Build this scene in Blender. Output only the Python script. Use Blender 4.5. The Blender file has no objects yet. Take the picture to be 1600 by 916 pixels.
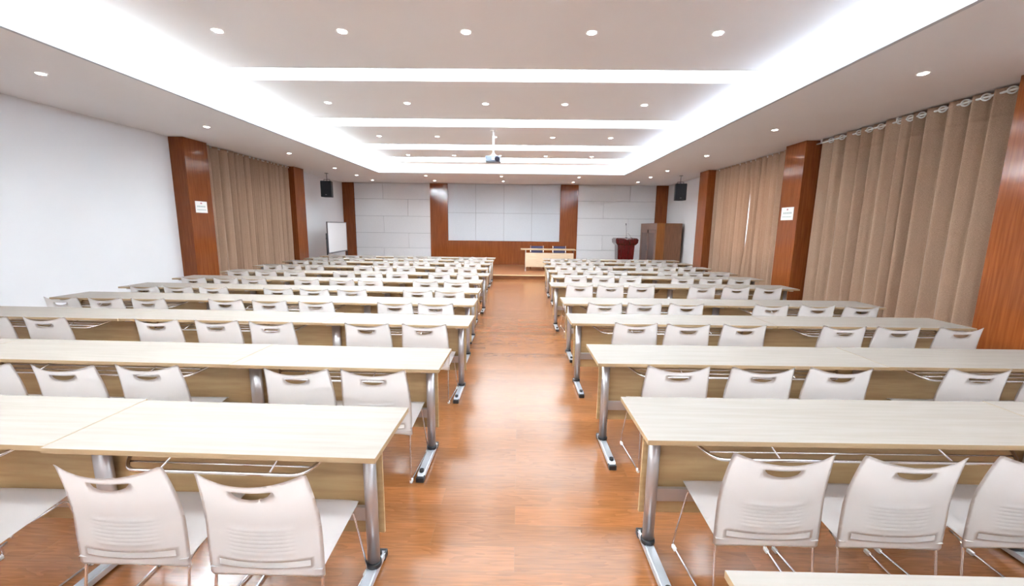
import bpy, bmesh, math, random
from mathutils import Vector, Matrix
random.seed(7)
PI = math.pi
SC = bpy.context.scene
COL = SC.collection

# ------------------------------------------------------------------ camera
CF, CP, CYW, CR, CH = 636.746, 0.1602, -0.0154, 0.0125, 1.7273
_f = Vector((math.sin(CYW)*math.cos(CP), math.cos(CYW)*math.cos(CP), -math.sin(CP)))
_r = Vector((math.cos(CYW), -math.sin(CYW), 0))
_u = _r.cross(_f)
_R = _r*math.cos(CR) + _u*math.sin(CR)
_U = -_r*math.sin(CR) + _u*math.cos(CR)
cam_data = bpy.data.cameras.new('camera')
cam = bpy.data.objects.new('camera', cam_data)
COL.objects.link(cam)
cam_data.sensor_width = 36.0
cam_data.lens = 36.0*CF/1600.0
cam_data.clip_start = 0.05
M3 = Matrix((_R, _U, -_f)).transposed()
cam.matrix_world = Matrix.Translation((0, 0, CH)) @ M3.to_4x4()
SC.camera = cam

# ------------------------------------------------------------------ world, exposure
W = bpy.data.worlds.new('world'); SC.world = W; W.use_nodes = True
W.node_tree.nodes['Background'].inputs[0].default_value = (0.9, 0.95, 1.0, 1)
W.node_tree.nodes['Background'].inputs[1].default_value = 0.9
SC.view_settings.view_transform = 'Standard'
SC.view_settings.look = 'None'
SC.view_settings.gamma = 1.0
SC.view_settings.use_curve_mapping = False
SC.view_settings.exposure = 1.78
E_SLOT = 3.7        # light panels across the ceiling
E_COVE_L = 75.0
E_COVE_R = 13.0
E_COVE_F = 5.0
W_DOWN = 8.0
E_DISC = 14.0

# ------------------------------------------------------------------ materials
def mat(name, col=(0.8, 0.8, 0.8), rough=0.5, metal=0.0, spec=0.5, emit=None, es=0.0, coat=0.0):
    m = bpy.data.materials.new(name); m.use_nodes = True
    b = m.node_tree.nodes['Principled BSDF']
    b.inputs['Base Color'].default_value = (*col, 1)
    b.inputs['Roughness'].default_value = rough
    b.inputs['Metallic'].default_value = metal
    b.inputs['Specular IOR Level'].default_value = spec
    b.inputs['Coat Weight'].default_value = coat
    if emit:
        b.inputs['Emission Color'].default_value = (*emit, 1)
        b.inputs['Emission Strength'].default_value = es
    return m

def nodes(m): return m.node_tree.nodes, m.node_tree.links, m.node_tree.nodes['Principled BSDF']

def noisy(m, c1, c2, scale=(1, 1, 1), nscale=4.0, detail=4.0, rnd=False, bump=0.0, bump_scale=None, coords='Object', distortion=0.0, lo=0.35, hi=0.65):
    N, L, b = nodes(m)
    tc = N.new('ShaderNodeTexCoord'); mp = N.new('ShaderNodeMapping')
    mp.inputs['Scale'].default_value = scale
    L.new(tc.outputs[coords], mp.inputs['Vector'])
    if rnd:
        oi = N.new('ShaderNodeObjectInfo'); mul = N.new('ShaderNodeMath'); mul.operation = 'MULTIPLY'
        mul.inputs[1].default_value = 37.0
        L.new(oi.outputs['Random'], mul.inputs[0])
        cx = N.new('ShaderNodeCombineXYZ'); L.new(mul.outputs[0], cx.inputs['X']); L.new(mul.outputs[0], cx.inputs['Y'])
        L.new(cx.outputs[0], mp.inputs['Location'])
    no = N.new('ShaderNodeTexNoise'); no.inputs['Scale'].default_value = nscale
    no.inputs['Detail'].default_value = detail; no.inputs['Distortion'].default_value = distortion
    L.new(mp.outputs[0], no.inputs['Vector'])
    cr = N.new('ShaderNodeValToRGB')
    cr.color_ramp.elements[0].position = lo; cr.color_ramp.elements[1].position = hi
    cr.color_ramp.elements[0].color = (*c1, 1); cr.color_ramp.elements[1].color = (*c2, 1)
    L.new(no.outputs['Fac'], cr.inputs[0]); L.new(cr.outputs[0], b.inputs['Base Color'])
    if bump:
        bp = N.new('ShaderNodeBump'); bp.inputs['Strength'].default_value = bump; bp.inputs['Distance'].default_value = 0.004
        L.new(no.outputs['Fac'], bp.inputs['Height']); L.new(bp.outputs[0], b.inputs['Normal'])
    return m

M_wall = noisy(mat('wall_paint', rough=0.75, spec=0.25), (0.765, 0.755, 0.77), (0.785, 0.775, 0.79), nscale=1.2)
M_ceil = noisy(mat('ceiling_paint', rough=0.85, spec=0.2), (0.875, 0.865, 0.875), (0.895, 0.885, 0.895), nscale=0.7)
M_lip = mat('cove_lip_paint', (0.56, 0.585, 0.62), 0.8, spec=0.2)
M_wood = noisy(mat('reddish_wood_veneer', rough=0.13, spec=0.3, coat=0.0), (0.165, 0.040, 0.010), (0.225, 0.062, 0.017), scale=(14, 14, 0.6), nscale=3.0, detail=6, rnd=False)
M_stage = noisy(mat('stage_laminate', rough=0.3), (0.23, 0.085, 0.03), (0.32, 0.13, 0.05), scale=(1.2, 9, 9), nscale=3.0)
M_nosing = mat('stage_nosing', (0.62, 0.44, 0.25), 0.35)
M_top = noisy(mat('pale_maple_laminate', rough=0.5, spec=0.25), (0.240, 0.202, 0.174), (0.268, 0.230, 0.202), scale=(0.8, 14, 14), nscale=3.0, detail=5, rnd=True)
M_edge = mat('beige_edge_band', (0.38, 0.255, 0.14), 0.45)
M_panel = noisy(mat('tan_panel_laminate', rough=0.45), (0.42, 0.27, 0.125), (0.50, 0.34, 0.17), scale=(1, 10, 12), nscale=3.0, rnd=True)
M_head = noisy(mat('cream_panel_laminate', rough=0.45), (0.52, 0.38, 0.25), (0.58, 0.44, 0.31), scale=(1, 10, 12), nscale=3.0)
M_cabp = mat('dark_door_panel', (0.10, 0.045, 0.035), 0.4)
M_steel = mat('grey_painted_steel', (0.52, 0.49, 0.49), 0.3, metal=0.7)
M_alu = mat('silver_foot', (0.66, 0.70, 0.76), 0.28, metal=0.6)
M_chrome = mat('chrome', (0.78, 0.76, 0.76), 0.16, metal=1.0)
M_black = mat('black_plastic', (0.012, 0.013, 0.016), 0.4)
M_white = mat('white_polypropylene', (0.88, 0.84, 0.825), 0.38, spec=0.45)
M_cap = mat('white_glide', (0.82, 0.82, 0.80), 0.4)
M_acou = noisy(mat('grey_acoustic_fabric', rough=0.85, spec=0.2), (0.70, 0.70, 0.72), (0.74, 0.74, 0.76), nscale=60)
M_screen = noisy(mat('pale_grey_acoustic_fabric', rough=0.85, spec=0.2), (0.58, 0.60, 0.64), (0.62, 0.64, 0.68), nscale=60)
M_groove = mat('panel_joint', (0.28, 0.28, 0.30), 0.8)
M_led = mat('light_diffuser', (1, 1, 1), 0.5, emit=(0.90, 1.03, 1.10), es=E_SLOT)
M_tube_l = mat('cove_tube_left', (1, 1, 1), 0.5, emit=(0.90, 1.03, 1.08), es=E_COVE_L)
M_tube_r = mat('cove_tube_right', (1, 1, 1), 0.5, emit=(0.82, 1.0, 1.18), es=E_COVE_R)
M_tube_f = mat('cove_tube_front', (1, 1, 1), 0.5, emit=(1.0, 1.02, .96), es=E_COVE_F)
M_disc = mat('downlight_lens', (1, 1, 1), 0.5, emit=(1.0, 0.96, 0.9), es=E_DISC)
M_trimw = mat('white_trim', (0.85, 0.84, 0.82), 0.4)
M_speak = mat('speaker_black', (0.008, 0.012, 0.018), 0.5)
M_grille = noisy(mat('speaker_grille', rough=0.7), (0.004, 0.006, 0.01), (0.02, 0.025, 0.035), nscale=220, detail=1)
M_navy = noisy(mat('navy_fabric', rough=0.85), (0.035, 0.03, 0.07), (0.06, 0.05, 0.11), nscale=90)
M_podium = noisy(mat('dark_red_lacquer', rough=0.2, coat=0.4), (0.045, 0.003, 0.003), (0.08, 0.006, 0.006), scale=(8, 8, 0.7), nscale=3)
M_cab = noisy(mat('brown_cabinet_wood', rough=0.35), (0.13, 0.052, 0.024), (0.19, 0.08, 0.038), scale=(10, 10, 0.7), nscale=3)
M_cabd = noisy(mat('greyish_cabinet_door', rough=0.4), (0.17, 0.085, 0.060), (0.23, 0.12, 0.085), scale=(10, 10, 0.7), nscale=3)
M_cabo = noisy(mat('orange_cabinet_edge', rough=0.3), (0.19, 0.062, 0.014), (0.26, 0.09, 0.02), scale=(10, 10, 0.7), nscale=3)
M_board = mat('whiteboard_face', (0.82, 0.81, 0.83), 0.25)
M_alframe = mat('dark_aluminium', (0.20, 0.19, 0.21), 0.35, metal=0.8)
M_proj = mat('projector_grey', (0.16, 0.19, 0.24), 0.35)
M_lens = mat('projector_lens', (0.01, 0.01, 0.02), 0.08)
M_paper = mat('sign_paper', (0.86, 0.84, 0.80), 0.5)
M_ink = mat('faded_print', (0.45, 0.50, 0.47), 0.6)
M_inkr = mat('reddish_print', (0.55, 0.25, 0.28), 0.6)
M_glass = mat('window_glass', (1, 1, 1), 0.02)
M_glass.node_tree.nodes['Principled BSDF'].inputs['Transmission Weight'].default_value = 1.0
M_vent = mat('vent_beige', (0.60, 0.54, 0.48), 0.6)

# curtain fabric: fine weave
def curtain_mat():
    m = mat('taupe_curtain_fabric', rough=0.8, spec=0.15)
    N, L, b = nodes(m)
    tc = N.new('ShaderNodeTexCoord'); mp = N.new('ShaderNodeMapping'); mp.inputs['Scale'].default_value = (60, 60, 220)
    L.new(tc.outputs['Object'], mp.inputs[0])
    n1 = N.new('ShaderNodeTexNoise'); n1.inputs['Scale'].default_value = 1.5; n1.inputs['Detail'].default_value = 3
    L.new(mp.outputs[0], n1.inputs['Vector'])
    cr = N.new('ShaderNodeValToRGB')
    cr.color_ramp.elements[0].position = .3; cr.color_ramp.elements[1].position = .7
    cr.color_ramp.elements[0].color = (0.46, 0.295, 0.20, 1); cr.color_ramp.elements[1].color = (0.70, 0.48, 0.34, 1)
    L.new(n1.outputs['Fac'], cr.inputs[0]); L.new(cr.outputs[0], b.inputs['Base Color'])
    b.inputs['Sheen Weight'].default_value = 0.15
    return m
M_curt = curtain_mat()

def floor_mat():
    m = mat('laminate_floor', rough=0.2, spec=0.5)
    N, L, b = nodes(m)
    tc = N.new('ShaderNodeTexCoord')
    br = N.new('ShaderNodeTexBrick')
    br.inputs['Scale'].default_value = 1.0
    br.inputs['Brick Width'].default_value = 1.25; br.inputs['Row Height'].default_value = 0.165
    br.inputs['Mortar Size'].default_value = 0.0012; br.inputs['Mortar Smooth'].default_value = 0.3
    br.offset = 0.37; br.offset_frequency = 2
    br.inputs['Color1'].default_value = (0.0, 0.0, 0.0, 1); br.inputs['Color2'].default_value = (1, 1, 1, 1)
    br.inputs['Mortar'].default_value = (0.5, 0.5, 0.5, 1)
    L.new(tc.outputs['Object'], br.inputs['Vector'])
    # grain, offset per plank
    sep = N.new('ShaderNodeSeparateXYZ'); L.new(tc.outputs['Object'], sep.inputs[0])
    add = N.new('ShaderNodeMath'); add.operation = 'MULTIPLY_ADD'; add.inputs[1].default_value = 9.0
    L.new(br.outputs['Color'], add.inputs[0]); L.new(sep.outputs['X'], add.inputs[2])
    cmb = N.new('ShaderNodeCombineXYZ'); L.new(add.outputs[0], cmb.inputs['X']); L.new(sep.outputs['Y'], cmb.inputs['Y'])
    mp = N.new('ShaderNodeMapping'); mp.inputs['Scale'].default_value = (0.9, 6.5, 1)
    L.new(cmb.outputs[0], mp.inputs[0])
    n1 = N.new('ShaderNodeTexNoise'); n1.inputs['Scale'].default_value = 1.5; n1.inputs['Detail'].default_value = 3; n1.inputs['Distortion'].default_value = 0.4
    L.new(mp.outputs[0], n1.inputs['Vector'])
    # contour lines out of the noise -> cathedral grain
    ml = N.new('ShaderNodeMath'); ml.operation = 'MULTIPLY'; ml.inputs[1].default_value = 9.0
    L.new(n1.outputs['Fac'], ml.inputs[0])
    fr = N.new('ShaderNodeMath'); fr.operation = 'FRACT'; L.new(ml.outputs[0], fr.inputs[0])
    cr = N.new('ShaderNodeValToRGB')
    e = cr.color_ramp.elements
    e[0].position = 0.0; e[0].color = (0.215, 0.077, 0.023, 1)
    e[1].position = 1.0; e[1].color = (0.265, 0.099, 0.031, 1)
    k = e.new(0.22); k.color = (0.228, 0.083, 0.025, 1)
    L.new(fr.outputs[0], cr.inputs[0])
    n2 = N.new('ShaderNodeTexNoise'); n2.inputs['Scale'].default_value = 5.0; n2.inputs['Detail'].default_value = 6
    mp2 = N.new('ShaderNodeMapping'); mp2.inputs['Scale'].default_value = (1.0, 18, 1)
    L.new(cmb.outputs[0], mp2.inputs[0]); L.new(mp2.outputs[0], n2.inputs['Vector'])
    mx = N.new('ShaderNodeMix'); mx.data_type = 'RGBA'; mx.blend_type = 'OVERLAY'; mx.inputs['Factor'].default_value = 0.35
    L.new(cr.outputs[0], mx.inputs['A']); L.new(n2.outputs['Fac'], mx.inputs['B'])
    # tone per plank
    mx2 = N.new('ShaderNodeMix'); mx2.data_type = 'RGBA'; mx2.blend_type = 'MULTIPLY'; mx2.inputs['Factor'].default_value = 1.0
    tn = N.new('ShaderNodeMapRange'); tn.inputs['To Min'].default_value = 0.88; tn.inputs['To Max'].default_value = 1.16
    L.new(br.outputs['Color'], tn.inputs['Value'])
    L.new(mx.outputs['Result'], mx2.inputs['A']); L.new(tn.outputs[0], mx2.inputs['B'])
    mx3 = N.new('ShaderNodeMix'); mx3.data_type = 'RGBA'; mx3.inputs['B'].default_value = (0.22, 0.10, 0.04, 1)
    L.new(br.outputs['Fac'], mx3.inputs['Factor']); L.new(mx2.outputs['Result'], mx3.inputs['A'])
    L.new(mx3.outputs['Result'], b.inputs['Base Color'])
    rr = N.new('ShaderNodeMapRange'); rr.inputs['To Min'].default_value = 0.17; rr.inputs['To Max'].default_value = 0.25; b.inputs['Specular IOR Level'].default_value = 0.7
    L.new(n2.outputs['Fac'], rr.inputs['Value']); L.new(rr.outputs[0], b.inputs['Roughness'])
    bp = N.new('ShaderNodeBump'); bp.inputs['Strength'].default_value = 0.12; bp.inputs['Distance'].default_value = 0.003
    L.new(n2.outputs['Fac'], bp.inputs['Height']); L.new(bp.outputs[0], b.inputs['Normal'])
    return m
M_floor = floor_mat()

# ------------------------------------------------------------------ mesh helpers
def new(): return bmesh.new()

def box(bm, x0, x1, y0, y1, z0, z1, mi=0, bev=0.0):
    vs = [bm.verts.new((x, y, z)) for z in (z0, z1) for y in (y0, y1) for x in (x0, x1)]
    fs = [(0, 2, 3, 1), (4, 5, 7, 6), (0, 1, 5, 4), (2, 6, 7, 3), (0, 4, 6, 2), (1, 3, 7, 5)]
    out = []
    for f in fs:
        fc = bm.faces.new([vs[i] for i in f]); fc.material_index = mi; out.append(fc)
    if bev:
        es = list({e for f in out for e in f.edges})
        r = bmesh.ops.bevel(bm, geom=es, offset=bev, segments=2, affect='EDGES', profile=0.5)
        for f in r['faces']: f.material_index = mi
    return out

def fillet(pts, rad, seg=5):
    pts = [Vector(p) for p in pts]
    if rad <= 0: return pts
    out = [pts[0]]
    for a, b, c in zip(pts, pts[1:], pts[2:]):
        d1 = (a-b); d2 = (c-b)
        r = min(rad, d1.length*.45, d2.length*.45)
        p1 = b+d1.normalized()*r; p2 = b+d2.normalized()*r
        for i in range(seg+1):
            t = i/seg
            out.append(p1*(1-t)**2 + b*2*t*(1-t) + p2*t*t)
    out.append(pts[-1]); return out

def tube(bm, pts, r, n=8, rad=0.0, seg=5, mi=0, ry=None):
    P = fillet(pts, rad, seg); ring = []
    prev = None
    for i, p in enumerate(P):
        t = (P[min(i+1, len(P)-1)] - P[max(i-1, 0)]).normalized()
        if prev is None:
            a = Vector((0, 0, 1)) if abs(t.z) < .9 else Vector((0, 1, 0))
            u = (a - t*a.dot(t)).normalized()
        else:
            u = (prev - t*prev.dot(t)).normalized()
        prev = u; v = t.cross(u)
        ring.append([bm.verts.new(p + u*math.cos(2*PI*k/n)*(ry or r) + v*math.sin(2*PI*k/n)*r) for k in range(n)])
    for a, b in zip(ring, ring[1:]):
        for k in range(n):
            f = bm.faces.new((a[k], a[(k+1) % n], b[(k+1) % n], b[k])); f.smooth = True; f.material_index = mi
    for e, rv in ((ring[0], True), (ring[-1], False)):
        f = bm.faces.new(list(reversed(e)) if rv else e); f.material_index = mi

def lathe(bm, prof, n=20, c=(0, 0, 0), mi=0):
    rings = []
    for r, z in prof:
        rings.append([bm.verts.new((c[0]+r*math.cos(2*PI*k/n), c[1]+r*math.sin(2*PI*k/n), c[2]+z)) for k in range(n)])
    for a, b in zip(rings, rings[1:]):
        for k in range(n):
            f = bm.faces.new((a[k], a[(k+1) % n], b[(k+1) % n], b[k])); f.material_index = mi; f.smooth = True
    bm.faces.new(list(reversed(rings[0]))).material_index = mi
    bm.faces.new(rings[-1]).material_index = mi

def prism(bm, poly, y0, y1, axis='y', mi=0):
    def P(a, b, t):
        return (a, t, b) if axis == 'y' else (t, a, b) if axis == 'x' else (a, b, t)
    A = [bm.verts.new(P(a, b, y0)) for a, b in poly]; B = [bm.verts.new(P(a, b, y1)) for a, b in poly]
    n = len(poly)
    bm.faces.new(A).material_index = mi; bm.faces.new(list(reversed(B))).material_index = mi
    for i in range(n): bm.faces.new((A[i], B[i], B[(i+1) % n], A[(i+1) % n])).material_index = mi

def obj(name, bm, mats, parent=None, label=None):
    bmesh.ops.recalc_face_normals(bm, faces=bm.faces)
    me = bpy.data.meshes.new(name); bm.to_mesh(me); bm.free()
    for m in (mats if isinstance(mats, (list, tuple)) else [mats]): me.materials.append(m)
    o = bpy.data.objects.new(name, me); COL.objects.link(o)
    if parent: o.parent = parent
    if label: o['label'] = label
    return o

def tag(o, label, cat, group=None):
    o['label'] = label; o['category'] = cat
    if group: o['group'] = group
    return o

def thing(name, label, cat, loc=(0, 0, 0), rz=0.0, group=None):
    o = bpy.data.objects.new(name, None); COL.objects.link(o)
    o.empty_display_size = .1
    o.location = loc; o.rotation_euler = (0, 0, rz)
    return tag(o, label, cat, group)

def struct(name, bm, mats, parent=None):
    o = obj(name, bm, mats, parent); o['kind'] = 'structure'; return o

def kids(o): return KIDS.get(o.name, [])
KIDS = {}
def dup(root, name, loc, rz, label, group=None, light=False):
    r = root.copy(); COL.objects.link(r)
    r.location = loc; r.rotation_euler = (0, 0, rz); r['label'] = label
    if group: r['group'] = group
    for ch in list(root.children):
        c = ch.copy(); COL.objects.link(c); c.parent = r
        for g in list(ch.children):
            if light and g.type == 'MESH' and g.name.startswith('floor_glide'): continue
            d = g.copy(); COL.objects.link(d); d.parent = c
    return r

# ------------------------------------------------------------------ structure
ZC, ZU = 3.49, 3.75
XL, XR = -7.30, 6.13
YB, YF = -3.6, 17.44
CL, CRX, CY = -4.77, 3.49, 14.10

b = new(); box(b, XL-.2, XR+.2, YB-.2, YF+.2, -.12, 0); struct('floor', b, M_floor)
b = new()
box(b, -7.5, XL+.02, YB, 9.0, 0, ZC); box(b, -7.6, -7.41, 9.0, YF+.1, 0, ZC)
struct('wall_left', b, M_wall)
b = new()
WY0, WY1, WZ0, WZ1 = 9.6, 12.3, .9, 3.05
box(b, XR, XR+.2, YB, WY0, 0, ZC); box(b, XR, XR+.2, WY1, YF+.1, 0, ZC)
box(b, XR, XR+.2, WY0, WY1, 0, WZ0); box(b, XR, XR+.2, WY0, WY1, WZ1, ZC)
struct('wall_right', b, M_wall)
b = new(); box(b, -7.6, XR+.2, YF+.06, YF+.25, 0, ZC+.4); struct('wall_front', b, M_wall)
b = new(); box(b, -7.5, XR+.2, YB-.2, YB, 0, ZC+.4); struct('wall_back', b, M_wall)
# window behind the right curtains
b = new()
for (y0, y1, z0, z1) in ((WY0, WY1, WZ0, WZ0+.06), (WY0, WY1, WZ1-.06, WZ1), (WY0, WY0+.06, WZ0, WZ1), (WY1-.06, WY1, WZ0, WZ1), (11.55, 11.61, WZ0, WZ1)):
    box(b, XR+.05, XR+.12, y0, y1, z0, z1)
wf = struct('window_1', b, M_trimw)
b = new(); box(b, XR+.08, XR+.088, WY0+.05, WY1-.05, WZ0+.05, WZ1-.05); obj('window_glass', b, M_glass, wf)

# ceiling: dropped border, lips, raised field with slots
b = new()
box(b, -7.6, CL-.05, YB-.2, YF+.1, ZC, ZC+.06, 0)
box(b, CRX+.05, XR+.25, YB-.2, YF+.1, ZC, ZC+.06, 0)
box(b, CL-.05, CRX+.05, CY+.05, YF+.1, ZC, ZC+.06, 0)
ceil = struct('ceiling', b, M_ceil)
b = new()
box(b, CL-.05, CL, YB, CY+.05, ZC-.001, ZC+.12, 0); struct('trim_1', b, M_lip)
b = new(); box(b, CRX, CRX+.05, YB, CY+.05, ZC-.001, ZC+.12, 0); struct('trim_2', b, M_lip)
b = new(); box(b, CL, CRX, CY, CY+.05, ZC-.001, ZC+.10, 0); struct('trim_3', b, M_lip)
SLOTS = [(-1.9, -1.4), (.60, 1.10), (3.10, 3.60), (5.69, 6.14), (8.20, 8.79), (10.66, 11.32), (12.58, 13.40)]
UX0, UX1, UY1 = CL-.45, CRX+.42, CY+.42
SX0, SX1 = -4.25, 3.40
b = new()
y = YB
for (s0, s1) in SLOTS:
    box(b, UX0, UX1, y, s0, ZU, ZU+.10)
    box(b, UX0, SX0, s0, s1, ZU, ZU+.10); box(b, SX1, UX1, s0, s1, ZU, ZU+.10)
    y = s1
box(b, UX0, UX1, y, UY1, ZU, ZU+.10)
box(b, UX0-.1, UX1+.1, YB, UY1+.1, ZU+.10, ZU+.16)
box(b, UX0-.08, UX0, YB, UY1, ZC+.06, ZU+.1); box(b, UX1, UX1+.08, YB, UY1, ZC+.06, ZU+.1)
box(b, UX0, UX1, UY1, UY1+.08, ZC+.06, ZU+.1)
o = obj('ceiling_field', b, M_ceil); o.name = 'ceiling_1'; o['kind'] = 'structure'

names = ['light panel', ]
vis = ['nearest visible bright light strip across the ceiling', 'second bright light strip across the ceiling, counted from the camera',
       'third bright light strip across the ceiling, just in front of the projector', 'farthest, faintest light strip across the ceiling before the stage border']
for i, (s0, s1) in enumerate(SLOTS[3:]):
    b = new(); box(b, SX0+.01, SX1-.01, s0+.01, s1-.01, ZU+.055, ZU+.095)
    tag(obj('light_strip', b, M_led), vis[i], 'ceiling light', 'light strips across the ceiling')
for i, (s0, s1) in enumerate(SLOTS[:3]):
    b = new(); box(b, SX0+.01, SX1-.01, s0+.01, s1-.01, ZU+.055, ZU+.095)
    tag(obj('light_strip', b, M_led), ['light strip across the ceiling behind the camera', 'light strip across the ceiling straight above the camera', 'light strip across the ceiling just above the top of the frame'][i], 'ceiling light', 'light strips across the ceiling')
# tubes lying in the coves
def cove(name, x0, x1, y0, y1, m, label):
    b = new(); box(b, x0, x1, y0, y1, ZC+.075, ZC+.10); tag(obj(name, b, m), label, 'cove light', 'hidden cove light tubes')
cove('cove_light', CL-.34, CL-.10, YB+.1, CY, M_tube_l, 'light tube hidden behind the left cove lip')
cove('cove_light', CRX+.10, CRX+.32, YB+.1, CY, M_tube_r, 'light tube hidden behind the right cove lip')
cove('cove_light', CL+.1, CRX-.1, CY+.14, CY+.20, M_tube_f, 'light tube hidden behind the far cove lip by the stage')

# pillars clad in wood
def pillar(name, x0, x1, y0, y1, n):
    b = new(); box(b, x0, x1, y0, y1, 0, ZC-.002)
    o = obj(name, b, M_wood); return o
PL, PR = -6.97, 5.64
tag(pillar('wood_pillar', -7.41, PL, 8.69, 9.34, 0), 'reddish wood clad pillar with a white notice, between the white left wall and the curtains', 'pillar', 'wood clad pillars')
tag(pillar('wood_pillar', -7.41, PL, 12.87, 13.45, 1), 'narrow reddish wood clad pillar at the far end of the left curtains', 'pillar', 'wood clad pillars')
tag(pillar('wood_pillar', PR, XR, 12.71, 13.29, 2), 'wood clad pillar at the far end of the right curtains, near the cabinet', 'pillar', 'wood clad pillars')
tag(pillar('wood_pillar', PR, XR, 8.51, 9.12, 3), 'wood clad pillar with a white notice between two curtained windows on the right', 'pillar', 'wood clad pillars')
tag(pillar('wood_pillar', PR, XR, 4.25, 5.03, 4), 'wood clad pillar at the right edge of the photo', 'pillar', 'wood clad pillars')

# stage
b = new(); box(b, -7.41, XR, 13.55, YF+.06, 0, .13); struct('floor_1', b, M_stage)
b = new(); box(b, -7.41, XR, 13.49, YF+.05, .131, .15, 0); st = struct('floor_2', b, M_stage)
b = new(); box(b, -7.41, XR, 13.475, 13.53, .125, .156, 0, .004); struct('trim_4', b, M_nosing)

# front wall cladding
def slabs(name, rects, m, label, cat, y0=YF, th=.05, bev=.004, group=None):
    b = new()
    for (x0, x1, z0, z1) in rects: box(b, x0, x1, y0-th, y0+.06, z0, z1, 0, bev)
    return tag(obj(name, b, m), label, cat, group)
def bank(x0, x1, z0, z1, rows, cols, stagger, th, m, name, label, cat, group=None):
    rects = []; g = .010
    for k, (a, c) in enumerate(zip(rows, rows[1:])):
        xs = [x0]+[x for x in (cols[k % len(cols)])]+[x1]
        for p, q in zip(xs, xs[1:]): rects.append((p+g/2, q-g/2, a+g/2, c-g/2))
    t = thing(name, label, cat, (0, 0, 0), 0, group)
    b = new()
    for r in rects: box(b, r[0], r[1], YF-th, YF-.005, r[2], r[3], 0, .003)
    obj('fabric_tiles', b, m, t)
    b = new(); box(b, x0, x1, YF-.012, YF+.059, z0, z1); obj('backing_board', b, M_groove, t)
    return t
RW = [.15, .80, 1.43, 2.13, 2.83, ZC-.004]
bank(-6.93, -3.74, .15, ZC-.004, RW, [[-5.75], [-4.68], [-5.72], [-4.68], [-5.72]], 0, .05, M_acou, 'acoustic_wall_panel', 'grey tiled acoustic wall panel left of the screen, behind the whiteboard', 'wall panel', 'grey tiled acoustic panels')
bank(2.43, 5.65, .15, ZC-.004, RW, [[4.55], [3.50], [4.55], [3.50], [4.58]], 0, .05, M_acou, 'acoustic_wall_panel', 'grey tiled acoustic wall panel right of the screen, behind the red podium', 'wall panel', 'grey tiled acoustic panels')
bank(-3.0, 1.70, 1.14, ZC-.004, [1.14, 2.30, ZC-.004], [[-1.83, -.65, .52], [-1.83, -.65, .52]], 0, .05, M_screen, 'centre_wall_panel', 'large pale grey panel in a wood surround at the middle of the stage wall', 'wall panel')
b = new()
for r in ((-3.74, -3.0, .15, ZC-.004), (1.70, 2.43, .15, ZC-.004), (-3.0, 1.70, .15, 1.14)): box(b, r[0], r[1], YF-.09, YF+.055, r[2], r[3], 0)
tag(obj('wood_surround', b, M_wood), 'U shaped reddish wood surround around the pale centre panel', 'wall cladding')
b = new(); box(b, -7.405, -6.935, YF-.10, YF+.055, .15, ZC-.004)
tag(obj('wood_pilaster', b, M_wood), 'wood pilaster in the left corner of the stage wall', 'pilaster', 'stage wall pilasters')
b = new(); box(b, 5.655, 6.125, YF-.10, YF+.055, .15, ZC-.004)
tag(obj('wood_pilaster', b, M_wood), 'wood pilaster in the right corner of the stage wall, behind the cabinet', 'pilaster', 'stage wall pilasters')

# ------------------------------------------------------------------ downlights
def make_downlight():
    t = thing('downlight', '', 'downlight')
    b = new(); n = 24
    prof = [(.058, -.001), (.062, -.006), (.052, -.008), (.046, -.002), (.044, .0)]
    rings = [[b.verts.new((r*math.cos(2*PI*k/n), r*math.sin(2*PI*k/n), z)) for k in range(n)] for r, z in prof]
    for A, B in zip(rings, rings[1:]):
        for k in range(n): b.faces.new((A[k], A[(k+1) % n], B[(k+1) % n], B[k])).smooth = True
    obj('trim_ring', b, M_trimw, t)
    b = new(); lathe(b, [(.001, -.013), (.030, -.011), (.047, -.0015)], 20); obj('lens', b, M_disc, t)
    ld = bpy.data.lights.new('downlight_lamp', 'SPOT'); ld.energy = W_DOWN; ld.color = (.93, 1.03, 1.05)
    ld.spot_size = math.radians(140); ld.spot_blend = 1.0; ld.shadow_soft_size = .05
    lo = bpy.data.objects.new('lamp', ld); COL.objects.link(lo); lo.parent = t; lo.location = (0, 0, -.03)
    return t
ORD = ['nearest', 'second', 'third', 'fourth', 'fifth', 'sixth', 'seventh', 'eighth', 'ninth', 'tenth', 'eleventh', 'twelfth']
COLN = ['leftmost', 'second from left', 'middle', 'second from right', 'rightmost']
dls = []
for r, yy in enumerate([4.66, 7.19, 9.71, 12.17]):
    for c, xx in enumerate([-3.23, -1.90, -.59, .73, 2.04]):
        dls.append((xx, yy, ZU, '%s round downlight in the %s row of the raised ceiling' % (COLN[c], ORD[r])))
for k, yy in enumerate([5.18, 7.82, 10.55, 13.12, 14.86, 16.45]): dls.append((-5.80, yy, ZC, '%s round downlight in the left ceiling border' % ORD[k]))
for k, yy in enumerate([4.99, 7.68, 10.34, 12.99, 14.61, 16.12]): dls.append((4.51, yy, ZC, '%s round downlight in the right ceiling border' % ORD[k]))
for r, yy in enumerate([14.83, 16.35]):
    for c, xx in enumerate([-3.33, -.65, 2.08]):
        dls.append((xx, yy, ZC, '%s round downlight in the %s row above the stage' % (['left', 'middle', 'right'][c], ['near', 'far'][r])))
extra = [(x, y, ZU, '%s round downlight of the raised ceiling %s' % (COLN[c], w)) for y, w in ((2.15, 'just above the frame'), (-.3, 'overhead of the camera')) for c, x in enumerate((-3.23, -1.9, -.59, .73, 2.04))]
extra += [(x, y, ZC, 'round downlight in the %s ceiling border %s' % (v, w)) for y, w in ((2.5, 'just outside the frame'), (-.2, 'beside the camera')) for x, v in ((-5.8, 'left'), (4.51, 'right'))]
D0 = make_downlight()
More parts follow.
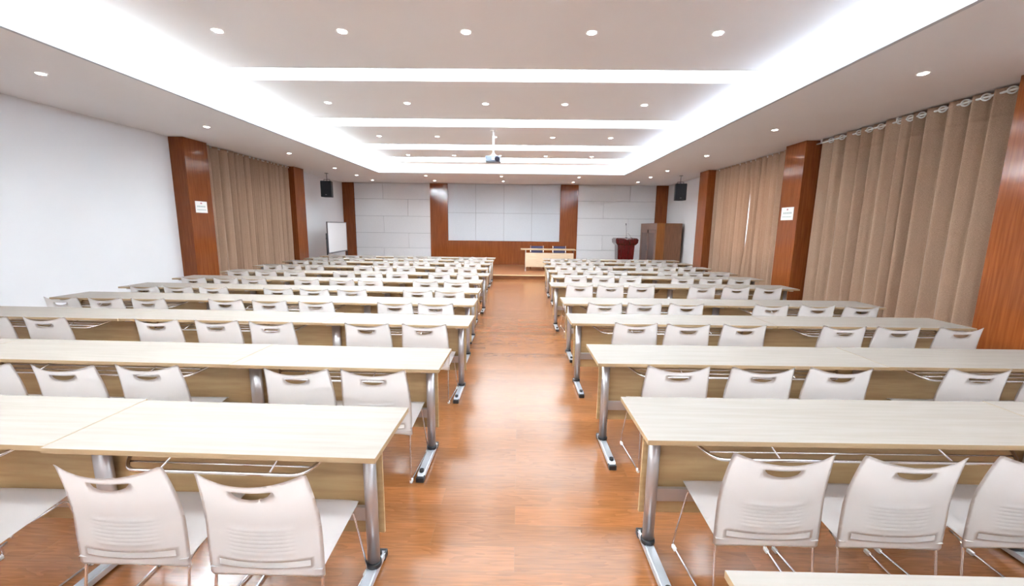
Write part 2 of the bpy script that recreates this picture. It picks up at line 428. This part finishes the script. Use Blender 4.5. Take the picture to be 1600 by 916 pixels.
for k, (x, y, z, lab) in enumerate(dls + extra):
    if k == 0:
        D0.location = (x, y, z); D0['label'] = lab; D0['group'] = 'round ceiling downlights'
    else: dup(D0, 'downlight', (x, y, z), 0, lab, 'round ceiling downlights')

# ------------------------------------------------------------------ curtains
def curtain(name, label, x, y0, y1, z0, z1, folds, amp, sign, n_per=10, edge0=None, edge1=None, seed=1, grommets=False, hem=None):
    """cloth hanging in the y-z plane at x; folds swing in x. sign=+1: right wall (room side is -x)"""
    rnd = random.Random(seed)
    t = thing(name, label, 'curtain', (x, (y0+y1)/2, 0), 0, 'floor length taupe curtains')
    yc = (y0+y1)/2
    # uneven fold widths
    ws = [rnd.uniform(.6, 1.4) for _ in range(folds)]; s = sum(ws); cuts = [0]
    for w_ in ws: cuts.append(cuts[-1]+w_/s)
    amps = [rnd.uniform(.7, 1.15) for _ in range(folds)]
    zs = [z1, z1-.06] + ([hem+.012, hem, hem-.012] if hem else []) + [z1 - (z1-z0)*k/12 for k in range(1, 13)]
    zs = sorted(set(round(z, 4) for z in zs), reverse=True)
    b = new(); grid = []
    cols = []
    for k in range(folds):
        for j in range(n_per): cols.append((k, j/n_per))
    cols.append((folds-1, 1.0))
    ph = [rnd.uniform(-.25, .25) for _ in range(folds+1)]
    for z in zs:
        row = []; dz = (z1-z)/(z1-z0)
        for (k, f) in cols:
            u = cuts[k] + (cuts[k+1]-cuts[k])*f
            yy = y0 + (y1-y0)*u
            a = amp*amps[k]*(1-.15*dz)
            s_ = 2*math.sin(PI*f)**.75 - 1 if f > 0 else -1.0
            if f >= 1: s_ = -1.0
            xx = -sign*a*(s_ + .22*math.sin(PI*f)*math.sin(4*PI*f + 6*ph[k] + 1.5*dz))
            yy += .012*math.sin(3*dz + k*1.7)*math.sin(2*PI*f)
            if edge0 and u < .25: yy += edge0(z)*(1-u/.25)
            if edge1 and u > .75: yy += edge1(z)*((u-.75)/.25)
            if hem and abs(z-hem) < .001: xx += .006*sign
            row.append(b.verts.new((xx, yy-yc, z)))
        grid.append(row)
    for A, B in zip(grid, grid[1:]):
        for i in range(len(A)-1): b.faces.new((A[i], A[i+1], B[i+1], B[i])).smooth = True
    bmesh.ops.solidify(b, geom=b.faces[:], thickness=.004)
    for f in b.faces: f.smooth = True
    obj('cloth', b, M_curt, t)
    if grommets:
        for k in range(folds):
            for f in (0.0,):
                u = cuts[k]+(cuts[k+1]-cuts[k])*f
                yy = y0+(y1-y0)*u - yc
                g = new(); n1, n2 = 18, 8; R1, R2 = .038, .010
                rings = []
                for i in range(n1):
                    a = 2*PI*i/n1; rr = []
                    for j in range(n2):
                        c_ = 2*PI*j/n2
                        r_ = R1+R2*math.cos(c_)
                        rr.append(g.verts.new((r_*math.cos(a), .011*math.sin(c_), r_*math.sin(a))))
                    rings.append(rr)
                for i in range(n1):
                    A, B = rings[i], rings[(i+1) % n1]
                    for j in range(n2): g.faces.new((A[j], B[j], B[(j+1) % n2], A[(j+1) % n2])).smooth = True
                o = obj('grommet', g, M_trimw, t); o.location = (-.055*sign, yy, z1-.055)
                o.rotation_euler = (0, 0, -.9*sign)
    return t
def rod(label, x, y0, y1, z):
    t = thing('curtain_rod', label, 'curtain rod', (x, y0, z), 0, 'curtain rods')
    b = new(); tube(b, [(0, 0, 0), (0, y1-y0, 0)], .014, 12); obj('pole', b, M_trimw, t)
    for yy in (.12, (y1-y0)/2, y1-y0-.12):
        b = new(); box(b, -.012, .012, yy-.012, yy+.012, 0, ZC-z-.001); obj('bracket', b, M_trimw, t)
gapL = lambda z: 0.0
def slit_a(z): return -.10*max(0, math.sin(PI*min(1, max(0, (z-.85)/2.25))))**.5
curtain('curtain', 'big taupe curtain on white rings along the near right wall', 5.90, 5.06, 8.47, .04, 3.47, 13, .085, 1, seed=3, grommets=True, hem=3.14)
rod('white curtain rod above the big near right curtain', 5.845, 5.05, 8.50, 3.415)
curtain('curtain', 'taupe curtain on the near side of the bright slit on the right wall', 5.88, 9.13, 10.86, .04, 3.47, 9, .065, 1, seed=5, edge1=lambda z: 1.4*slit_a(z))
curtain('curtain', 'taupe curtain on the far side of the bright slit on the right wall', 5.88, 10.87, 12.70, .04, 3.47, 8, .065, 1, seed=8, edge0=lambda z: -.2*slit_a(z))
rod('dim curtain rod above the farther right pair of curtains', 5.88, 9.13, 12.70, 3.45)
curtain('curtain', 'nearer taupe curtain of the left wall pair, beside the pillar with the notice', -7.12, 9.36, 10.98, .04, 3.47, 7, .07, -1, seed=12)
curtain('curtain', 'farther taupe curtain of the left wall pair', -7.14, 11.03, 12.86, .04, 3.47, 10, .06, -1, seed=14)
rod('dim curtain rod above the left pair of curtains', -7.12, 9.35, 12.86, 3.45)

# ------------------------------------------------------------------ chairs
def make_chair():
    t = thing('stacking_chair', '', 'chair')
    # local frame: x across, y forward (towards the table), origin under the bottom of the back
    # backrest
    def prof_y(z):      # upright below, the top curls back
        a = max(0, (z-.60)/.265)
        return .004 - .052*a**1.5
    def halfw(z):
        pts = [(.385, .232), (.52, .233), (.60, .231), (.68, .228), (.76, .221), (.865, .211)]
        for (a, wa), (c, wc) in zip(pts, pts[1:]):
            if z <= c: return wa + (wc-wa)*max(0, (z-a))/(c-a)
        return pts[-1][1]
    rows = [.388, .400, .415, .430, .446, .474, .492]
    ribs = []
    for k in range(7):
        z0 = .516 + k*.0168
        rows += [z0, z0+.0056, z0+.0112]; ribs.append(z0+.0056)
    rows += [.652, .68, .715, .748, .775, .808, .826, .845, .865]
    bowpts = [(.388, -.030), (.446, -.002), (.474, .002), (.51, .014), (.64, .014), (.748, .010), (.808, .018), (.826, .026), (.865, .040)]
    def bow(z):
        for (a, wa), (c, wc) in zip(bowpts, bowpts[1:]):
            if z <= c: return wa+(wc-wa)*(z-a)/(c-a)
        return bowpts[-1][1]
    NU = 28
    ts = [-1+2*i/NU for i in range(NU+1)]
    TH = 5*2/NU+1e-4
    b = new(); G = []
    for z in rows:
        r = []
        for tt in ts:
            zz = z - bow(z)*(1-tt*tt)
            if abs(z-.388) < 1e-6 and abs(tt) > .99: zz += .008
            if abs(z-.865) < 1e-6 and abs(tt) > .99: zz -= .006
            x = tt*halfw(zz)
            if abs(z-.388) < 1e-6 and abs(tt) > .99: x *= .985
            cv = .030*(tt*tt)                       # wings come forward
            yy = prof_y(z) + cv - .012
            if any(abs(z-q) < 1e-4 for q in ribs):
                e = max(0, 1-abs(tt)/.56)
                yy -= .005*min(1, e*4)
            if abs(z-.775) < 1e-6 and abs(tt) < TH:      # lower edge of the hand hole is a bow
                zt = .808-bow(.808)*(1-tt*tt)
                zz = zt - .030*math.sqrt(max(0, 1-(tt/TH)**2)) - .0015
            r.append(b.verts.new((x, yy, .328 + (zz-.388)*(.487/.477))))
        G.append(r)
    ih = rows.index(.775); isl = rows.index(.446)
    for j in range(len(rows)-1):
        for i in range(NU):
            tm = (ts[i]+ts[i+1])/2
            if j == ih and abs(tm) < TH: continue
            if j == isl and abs(tm) < .80: continue
            b.faces.new((G[j][i], G[j][i+1], G[j+1][i+1], G[j+1][i])).smooth = True
    bmesh.ops.solidify(b, geom=b.faces[:], thickness=.006)
    for f in b.faces: f.smooth = True
    obj('backrest', b, M_white, t)
    # seat
    b = new(); G = []; NX, NY = 14, 16
    for j in range(NY+1):
        v = j/NY; r = []
        for i in range(NX+1):
            tt = -1+2*i/NX
            hw = .226 + .022*v - .03*max(0, v-.88)/.12*max(0, v-.88)/.12
            z = .368 + .064*v - .012*math.sin(PI*v)*(1-tt*tt) - .03*max(0, (v-.85)/.15)**2
            z += .004*abs(tt)**3
            y = .012 + .378*v - .012*abs(tt)**4*v
            r.append(b.verts.new((hw*tt, y, z)))
        G.append(r)
    for j in range(NY):
        for i in range(NX): b.faces.new((G[j][i], G[j][i+1], G[j+1][i+1], G[j+1][i])).smooth = True
    bmesh.ops.solidify(b, geom=b.faces[:], thickness=.007)
    for f in b.faces: f.smooth = True
    obj('seat', b, M_white, t)
    # wire frame
    for s in (-1, 1):
        b = new()
        tube(b, [(s*.200, .10, .352), (s*.216, .030, .350), (s*.222, -.020, .0125), (s*.250, .395, .0125), (s*.222, .325, .392), (s*.16, .12, .352)], .0055, 8, .028, 4)
        lg = obj('leg_frame', b, M_chrome, t)
        for (gx, gy, dx) in ((.2240, .0, .0), (.2485, .372, .0)):
            g = new(); box(g, -.0085, .0085, -.017, .017, 0.0, .021, 0, .004)
            o = obj('floor_glide', g, M_cap, lg, 'white plastic glide on the chrome wire'); o.location = (s*gx, gy, 0)
            o.rotation_euler = (0, 0, -s*.067)
    b = new()
    tube(b, [(-.19, .13, .352), (.19, .13, .352)], .006, 8); tube(b, [(-.212, .30, .388), (.212, .30, .388)], .006, 8)
    obj('crossbar', b, M_chrome, t)
    return t

# ------------------------------------------------------------------ tables
def make_table(L, legs):
    """origin on the floor under the middle of the front edge; y runs away from the camera"""
    t = thing('training_table', '', 'table')
    h = L/2; ZT = .75
    b = new()
    box(b, -h, h, 0, .5, ZT-.025, ZT, 0, .0015)
    b.faces.ensure_lookup_table(); b.normal_update()
    for f in b.faces: f.material_index = 0 if f.calc_center_median().z > ZT-.0005 and abs(f.normal.z) > .9 else 1
    obj('tabletop', b, [M_top, M_edge], t)
    b = new(); box(b, -h+(.06 if (-1, 0) in legs else .004), h-(.06 if (1, 0) in legs else .004), .236, .252, .20, .715, 0, .002)
    obj('modesty_panel', b, M_panel, t)
    for s, shared in legs:
        x = s*(h-(.045 if shared else .107)); rx = .046 if shared else .031
        b = new()
        tube(b, [(x, .20, .05), (x, .20, .715)], rx, 20, ry=.025)
        box(b, x-.03, x+.03, .05, .42, .705, .725)
        lg = obj('leg', b, M_steel, t)
        b = new()
        prism(b, [(-.15, .012), (-.15, .035), (-.11, .052), (.27, .052), (.31, .035), (.31, .012)], x-.026, x+.026, 'x')
        bmesh.ops.bevel(b, geom=b.edges[:], offset=.006, segments=2, affect='EDGES')
        obj('foot', b, M_alu, lg, 'silver foot bar')
        for yy, d in ((-.15, -1), (.31, 1)):
            b = new()
            box(b, x-.028, x+.028, yy-.012 if d < 0 else yy-.035, yy+.035 if d < 0 else yy+.012, .0, .038, 0, .006)
            lathe(b, [(.016, 0), (.016, .022)], 12, (x, yy+(-d)*.045, .045 if True else 0), 0)
            obj('foot_cap', b, M_black, lg, 'black plastic foot cap')
        b = new(); lathe(b, [(.037, 0), (.037, .02), (.033, .024)], 20, (x, .20, .05))
        if shared: bmesh.ops.scale(b, vec=(1.3, 1, 1), verts=b.verts, space=Matrix.Translation((-x, -.20, 0)))
        obj('collar', b, M_black, lg, 'black collar at the base of the column')
    b = new(); box(b, -h+(.13 if (-1, 0) in legs else .01), h-(.13 if (1, 0) in legs else .01), .188, .212, .30, .372, 0, .003); obj('stretcher', b, M_steel, t)
    # wire book rack under the top
    b = new(); a = h-.24
    tube(b, [(-a, .20, .715), (-a, .19, .690), (-a+.10, .03, .640), (a-.10, .03, .640), (a, .19, .690), (a, .20, .715)], .0085, 8, .05, 4)
    for (yy, zz, k) in ((.075, .654, .07), (.120, .668, .045), (.165, .682, .02)):
        tube(b, [(-a+k, yy, zz), (a-k, yy, zz)], .0045, 6)
    tube(b, [(-a, .20, .702), (a, .20, .702)], .0055, 6)
    for xx in (-a*.5, a*.5): tube(b, [(xx, .03, .640), (xx, .20, .700), (xx, .20, .722)], .0045, 6)
    obj('book_rack', b, M_chrome, t)
    return t

RY = [1.055, 2.287, 3.378, 4.635, 5.737, 7.33, 8.55, 9.55, 10.72, 11.95, 13.05]
LY = [None, 2.09, 3.182, 4.445, 5.532, 6.50, 7.55, 8.66, 9.90, 11.15, 12.20, 13.20]
RX = [.613, .618, .593, .56, .60, .56, .69, .68, .66, .71, .77]
LX = [0, -.597, -.54, -.49, -.558, -.60, -.66, -.61, -.74, -.75, -.74, -.75]
ROW = ['', 'first', 'second', 'third', 'fourth', 'fifth', 'sixth', 'seventh', 'eighth', 'ninth', 'tenth', 'eleventh']
T_R = make_table(2.13, [(-1, 0), (1, 1)]); T_S = make_table(2.06, [(1, 0)])
T_A = make_table(1.48, [(1, 0), (-1, 1)]); T_B = make_table(2.13, [(-1, 1)]); T_C = make_table(1.93, [(-1, 0)])
used = set()
SL = .012
def place_table(proto, L, side, x_near, yback, s, label):
    """side +1 right block (x grows away from the aisle), s slope"""
    cx = x_near + side*L/2
    rz = side*s
    loc = (cx, yback-.5+ s*L/2 + random.uniform(-.006, .006), 0)
    if proto.name not in used:
        used.add(proto.name); proto.location = loc; proto.rotation_euler = (0, 0, rz); proto['label'] = label; proto['group'] = 'pale wood training tables'
    else: dup(proto, 'training_table', loc, rz, label, 'pale wood training tables')
place_table(T_R, 2.13, 1, RX[0], RY[0], 0, 'pale wood table whose top just shows at the bottom right corner of the photo')
for r in range(1, 11):
    place_table(T_R, 2.13, 1, RX[r], RY[r], SL, 'pale wood three-seat table by the aisle in the %s row right of the aisle' % ROW[r])
    place_table(T_S, 2.06, 1, RX[r]+2.134, RY[r]+.03, SL, 'pale wood table on the curtain side of the %s row right of the aisle' % ROW[r])
for r in range(1, 12):
    s = .018 if r < 4 else SL
    place_table(T_A, 1.48, -1, LX[r], LY[r], s, 'short two-seat pale wood table by the aisle in the %s row left of the aisle' % ROW[r])
    place_table(T_B, 2.13, -1, LX[r]-1.484, LY[r]+.035, s, 'pale wood three-seat table in the middle of the %s row left of the aisle' % ROW[r])
    if r > 1: place_table(T_C, 1.93, -1, LX[r]-1.484-2.134, LY[r]+.07, s, 'pale wood table by the left wall in the %s row left of the aisle' % ROW[r])

CHX_R = {1: [1.12, 1.665, 2.235], 2: [1.06, 1.61, 2.13, 3.06, 3.6], 3: [1.11, 1.59, 2.12, 3.04, 3.54, 4.13], 4: [1.06, 1.55, 2.06, 3.10, 3.66, 4.18],
         5: [.99, 1.49, 1.99, 2.97, 3.52, 4.02], 6: [1.09, 1.62, 2.13, 3.12, 3.66, 4.19], 7: [1.0, 1.54, 2.04, 3.07, 3.6, 4.14]}
CHX_L = {1: [-.985, -1.56, -2.40], 2: [-.88, -1.39, -2.36, -2.87, -3.43], 3: [-.83, -1.34, -2.20, -2.71, -3.25, -4.30, -4.82], 4: [-.94, -1.41, -2.32, -2.87, -3.40, -4.30, -4.80, -5.33],
         5: [-.92, -1.40, -2.32, -2.85, -3.36, -4.31, -4.80, -5.28], 6: [-.95, -1.50, -2.40, -2.88, -3.45, -4.32, -4.80, -5.33]}
def clear(x, cols):
    for k, c in enumerate(cols):
        m = .285 if k in (0, len(cols)-1) else .30
        if abs(x-c) < m: x = c + math.copysign(m, x-c)
    return x
WID_R = {2: 1.04, 3: 1.06, 4: 1.03, 5: 1.02, 6: 1.02, 7: 1.06}
WID_L = {2: 1.03, 3: 1.075, 4: 1.063, 5: 1.045, 6: 1.055}
for d, w in ((CHX_R, WID_R), (CHX_L, WID_L)):
    for r in d:
        if r > 1: d[r] = [x*w[r] for x in d[r]]
C0 = make_chair(); first = True
def place_chair(x, y, rz, label, light):
    global first
    if first:
        first = False; C0.location = (x, y, 0); C0.rotation_euler = (0, 0, rz); C0['label'] = label; C0['group'] = 'white stacking chairs at the tables'
    else: dup(C0, 'stacking_chair', (x, y, 0), rz, label, 'white stacking chairs at the tables', light)
CO = ['', 'nearest the aisle', 'second from the aisle', 'third from the aisle', 'fourth from the aisle', 'fifth from the aisle', 'sixth from the aisle', 'seventh from the aisle', 'eighth from the aisle']
rnd = random.Random(4)
for r in range(1, 11):
    xs = CHX_R.get(r) or [RX[r]+d+rnd.uniform(-.05, .05) for d in (.42, .93, 1.45, 2.45, 2.98, 3.50)]
    cols = (RX[r]+.107, RX[r]+2.085, RX[r]+4.087)
    for k, x in enumerate(xs):
        x = clear(x, cols)
        y = RY[r] - .665 + SL*(x-RX[r]) + rnd.uniform(-.02, .02)
        place_chair(x, y, 0.0, 'white slotted-back plastic chair, %s in the %s row right of the aisle' % (CO[k+1], ROW[r]), r > 7)
for r in range(1, 12):
    xs = CHX_L.get(r) or [LX[r]-d+rnd.uniform(-.05, .05) for d in (.40, .92, 1.80, 2.33, 2.86, 3.92, 4.44, 4.97)]
    cols = (LX[r]-.107, LX[r]-1.435, LX[r]-3.569, LX[r]-5.441)
    for k, x in enumerate(xs):
        x = clear(x, cols)
        y = LY[r] - .675 + SL*(LX[r]-x) + rnd.uniform(-.02, .02)
        if r == 1 and k == 2: y -= .02
        place_chair(x, y, 0.0, 'white slotted-back plastic chair, %s in the %s row left of the aisle' % (CO[k+1], ROW[r]), r > 7)

# ------------------------------------------------------------------ stage furniture
# head table
t = thing('head_table', 'pale wood head table with a front panel on the stage', 'table', (1.07, 14.82, .15))
b = new(); box(b, -1.0, 1.0, 0, .60, .765, .80, 0, .003); b.faces.ensure_lookup_table()
obj('tabletop', b, M_edge, t)
b = new(); box(b, -.83, .92, .06, .08, .15, .665, 0, .002); obj('front_panel', b, M_head, t)
for s, x in ((-1, -.82), (1, .93)):
    b = new(); box(b, x-.02, x+.02, .10, .15, .03, .765, 0, .002); box(b, x-.025, x+.025, -.02, .5, .0, .035, 0, .006)
    box(b, x-.02, x+.02, .05, .5, .735, .765)
    obj('leg', b, M_steel if s < 0 else M_cab, t)
# head chairs
def head_chair(x, label, src=None):
    t = thing('head_chair', label, 'chair', (x, 15.62, .15), 0, 'navy padded chairs behind the head table')
    b = new(); box(b, -.22, .22, -.20, .24, .42, .49, 0, .02); obj('seat', b, M_navy, t)
    b = new(); box(b, -.215, .215, .215, .25, .56, .87, 0, .012); obj('backrest', b, M_navy, t)
    for s in (-1, 1):
        b = new(); tube(b, [(s*.245, .24, 0), (s*.245, .235, .885)], .014, 8); obj('leg', b, M_chrome, t)
        b = new(); tube(b, [(s*.245, -.20, 0), (s*.245, -.20, .62), (s*.245, .23, .64)], .014, 8, .04); obj('armrest', b, M_chrome, t)
    return t
head_chair(.70, 'left navy backed chair behind the head table on the stage')
head_chair(1.56, 'right navy backed chair behind the head table on the stage')

# podium
t = thing('podium', 'dark red lacquered wooden podium on the stage', 'podium', (3.92, 15.0, .15))
b = new()
def frust(bm, x0, x1, y0, y1, z0, X0, X1, Y0, Y1, z1, mi=0):
    A = [bm.verts.new(p) for p in ((x0, y0, z0), (x1, y0, z0), (x1, y1, z0), (x0, y1, z0))]
    B = [bm.verts.new(p) for p in ((X0, Y0, z1), (X1, Y0, z1), (X1, Y1, z1), (X0, Y1, z1))]
    bm.faces.new(A).material_index = mi; bm.faces.new(B).material_index = mi
    for i in range(4): bm.faces.new((A[i], A[(i+1) % 4], B[(i+1) % 4], B[i])).material_index = mi
frust(b, -.27, .27, .06, .50, .08, -.31, .31, .04, .52, .98); obj('body', b, M_podium, t)
b = new(); frust(b, -.33, .33, .02, .54, .98, -.40, .40, -.04, .58, 1.06); frust(b, -.40, .40, -.04, .58, 1.06, -.415, .415, -.05, .60, 1.19)
frust(b, -.40, .40, -.035, .58, 1.19, -.37, .37, .0, .56, 1.235); obj('head', b, M_podium, t)
b = new(); box(b, -.33, .33, .0, .56, 0, .08, 0, .006); obj('plinth', b, M_podium, t)
t2 = thing('gooseneck_microphone', 'thin gooseneck microphone standing on the red podium', 'microphone', (3.92, 15.1, 1.385))
b = new(); lathe(b, [(.05, 0), (.05, .02), (.02, .03)], 16); obj('base', b, M_black, t2)
b = new(); tube(b, [(0, 0, .02), (-.01, 0, .25), (-.04, -.03, .46)], .006, 8, .12); obj('neck', b, M_alframe, t2)
b = new(); tube(b, [(-.04, -.03, .46), (-.05, -.045, .53)], .014, 10); obj('capsule', b, M_black, t2)
t3 = thing('gooseneck_microphone', 'short microphone on the right edge of the red podium', 'microphone', (4.10, 15.1, 1.385))
b = new(); lathe(b, [(.04, 0), (.04, .015), (.015, .02)], 16); obj('base', b, M_black, t3)
b = new(); tube(b, [(0, 0, .015), (-.05, 0, .10), (-.14, -.02, .18)], .005, 8, .05); obj('neck', b, M_alframe, t3)
b = new(); tube(b, [(-.14, -.02, .18), (-.17, -.03, .22)], .013, 10); obj('capsule', b, M_cap, t3)

# cabinet, doors facing the aisle
t = thing('tall_cabinet', 'tall brown wooden cabinet with double doors at the right end of the stage', 'cabinet', (5.07, 15.3, .15))
b = new(); box(b, .03, .93, .0, 1.98, .0, 1.79, 0, .004); obj('carcass', b, M_cab, t)
b = new(); box(b, .0, .30, -.012, .0, 0, 1.79, 0, .002); obj('corner_board', b, M_cabo, t, 'orange toned corner board')
b = new()
for y0, y1, z0, z1 in ((0, 1.98, 1.55, 1.79), (0, 1.98, 0, .08), (0, .10, .08, 1.55), (1.88, 1.98, .08, 1.55)): box(b, .0, .03, y0, y1, z0, z1)
obj('face_frame', b, M_cabd, t)
for k, (y0, y1) in enumerate(((.11, .985), (.995, 1.87))):
    b = new(); box(b, .004, .028, y0, y1, .085, 1.545, 1, .003)
    for yy0, yy1, zz0, zz1 in ((y0, y0+.1, .09, 1.54), (y1-.1, y1, .09, 1.54), (y0, y1, .09, .2), (y0, y1, 1.43, 1.54)): box(b, -.008, .006, yy0+.003, yy1-.003, zz0, zz1, 0, .002)
    d = obj('door', b, [M_cabd, M_cabp], t)
    b = new(); yy = .93 if k == 0 else 1.05
    tube(b, [(-.008, yy, .75), (-.04, yy, .76), (-.04, yy, .94), (-.008, yy, .95)], .008, 8, .015); obj('handle', b, M_alframe, d)

# rolling whiteboard beside the left wall, facing the room
ang = math.atan2(15.7-13.72, -6.63+6.44)
t = thing('whiteboard', 'white board on a dark wheeled stand beside the left wall of the stage', 'whiteboard', (-6.44, 13.72, .15), ang)
Lb = 1.98
b = new(); box(b, .03, Lb-.03, -.012, .008, .64, 1.66, 0); obj('board', b, M_board, t)
b = new()
for x0, x1, z0, z1 in ((0, Lb, 1.655, 1.685), (0, Lb, .61, .645), (0, .035, .61, 1.685), (Lb-.035, Lb, .61, 1.685)): box(b, x0, x1, -.018, .018, z0, z1, 0, .003)
obj('board_frame', b, M_alframe, t)
for x in (-.03, Lb+.03):
    b = new(); tube(b, [(x, .02, .07), (x, .02, 1.30)], .022, 10); tube(b, [(x, -.28, .07), (x, .30, .07)], .02, 10); box(b, x-.02, x+.05 if x < 0 else x+.02, -.0, .04, 1.10, 1.15)
    lg = obj('leg', b, M_black, t)
    for yy in (-.26, .28):
        g = new(); tube(g, [(-.012, 0, 0), (.012, 0, 0)], .032, 14); o = obj('caster', g, M_black, lg); o.location = (x, yy, .032)
b = new(); tube(b, [(0, .02, .30), (Lb, .02, .30)], .014, 8); obj('crossbar', b, M_black, t)
b = new(); box(b, .2, Lb-.2, -.07, -.018, .61, .625); obj('pen_tray', b, M_alframe, t)

# hanging speakers
def speaker(x, y, label, rz):
    t = thing('hanging_speaker', label, 'speaker', (x, y, 2.68), rz, 'black ceiling hung speakers')
    b = new(); prism(b, [(-.18, -.14), (.18, -.14), (.14, .16), (-.14, .16)], 0, .54, 'z'); bmesh.ops.bevel(b, geom=b.edges[:], offset=.008, segments=2, affect='EDGES'); obj('cabinet', b, M_speak, t)
    b = new(); box(b, -.165, .165, -.152, -.138, .02, .52, 0, .005); obj('grille', b, M_grille, t)
    b = new(); box(b, -.025, .025, -.157, -.151, .06, .085); obj('badge', b, M_alframe, t)
    b = new(); tube(b, [(0, 0, .53), (0, 0, ZC-2.68-.002)], .011, 8); box(b, -.05, .05, -.05, .05, ZC-2.68-.015, ZC-2.68-.001); tube(b, [(-.10, 0, .54), (-.10, 0, .60), (.10, 0, .60), (.10, 0, .54)], .01, 8, .02)
    obj('mount', b, M_alframe, t)
speaker(-6.68, 14.43, 'black speaker hanging from the ceiling at the left of the stage', .10)
speaker(5.36, 14.1, 'black speaker hanging from the ceiling at the right of the stage', -.10)

# projector
t = thing('projector', 'small grey projector hanging from the ceiling on a white pole', 'projector', (-.575, 9.12, 3.10))
b = new(); box(b, -.17, .15, -.12, .14, 0, .125, 0, .018); obj('body', b, M_proj, t)
b = new(); tube(b, [(.085, -.10, .055), (.085, -.155, .055)], .052, 18); obj('lens_barrel', b, M_lens, t)
b = new(); box(b, -.03, .03, -.126, -.118, .04, .095); obj('control_plate', b, M_trimw, t, 'white square plate on the grey body')
b = new(); tube(b, [(0, 0, .17), (0, 0, ZU-3.10)], .022, 12); lathe(b, [(.07, 0), (.07, .01)], 20, (0, 0, ZU-3.10-.010)); tube(b, [(-.10, 0, .11), (0, 0, .19), (.10, 0, .11)], .01, 8, .02)
tube(b, [(0, 0, .11), (0, 0, .2)], .03, 12)
obj('ceiling_pole', b, M_trimw, t)

# notices on the pillars
def notice(x, y0, y1, z0, z1, face, label):
    t = thing('wall_notice', label, 'notice', (x, (y0+y1)/2, z0), 0, 'white notices on the wood pillars')
    w_ = (y1-y0)/2; h = z1-z0
    X = lambda d: face*d
    b = new(); box(b, min(0, X(.006)), max(0, X(.006)), -w_, w_, 0, h, 0); obj('sheet', b, M_paper, t)
    b = new(); q = lambda y_, z_, dy, dz: box(b, min(X(.006), X(.0075)), max(X(.006), X(.0075)), y_, y_+dy, z_, z_+dz)
    for k in range(5): q(-w_*.72 + k*w_*.29, h*.48, w_*.20, h*.14)
    for k in range(11): q(-w_*.76 + k*w_*.14, h*.22, w_*.09, h*.08)
    obj('faded_lines', b, M_ink, t)
    b = new(); box(b, min(X(.006), X(.0075)), max(X(.006), X(.0075)), -.022, .022, h*.76, h*.76+.035); obj('emblem', b, M_inkr, t)
notice(PL, 8.83, 9.16, 1.955, 2.20, 1, 'small white notice on the left wood pillar')
notice(PR, 8.64, 9.03, 1.945, 2.21, -1, 'small white notice on the right wood pillar')

# air vents in the riser of the far cove
for x0, x1, lab in ((-2.78, -1.66, 'left long beige air vent in the riser above the far cove'), (.16, 1.65, 'right long beige air vent in the riser above the far cove')):
    t = thing('air_vent', lab, 'air vent', ((x0+x1)/2, UY1, ZC+.1), 0, 'air vents above the far cove')
    h = (x1-x0)/2
    b = new()
    for a, c, z0, z1 in ((-h, h, 0, .015), (-h, h, .125, .14), (-h, -h+.015, 0, .14), (h-.015, h, 0, .14)): box(b, a, c, -.012, 0, z0, z1)
    obj('frame', b, M_vent, t)
    b = new()
    for k in range(6): box(b, -h+.01, h-.01, -.009, -.001, .022+k*.017, .030+k*.017)
    obj('slats', b, M_vent, t)
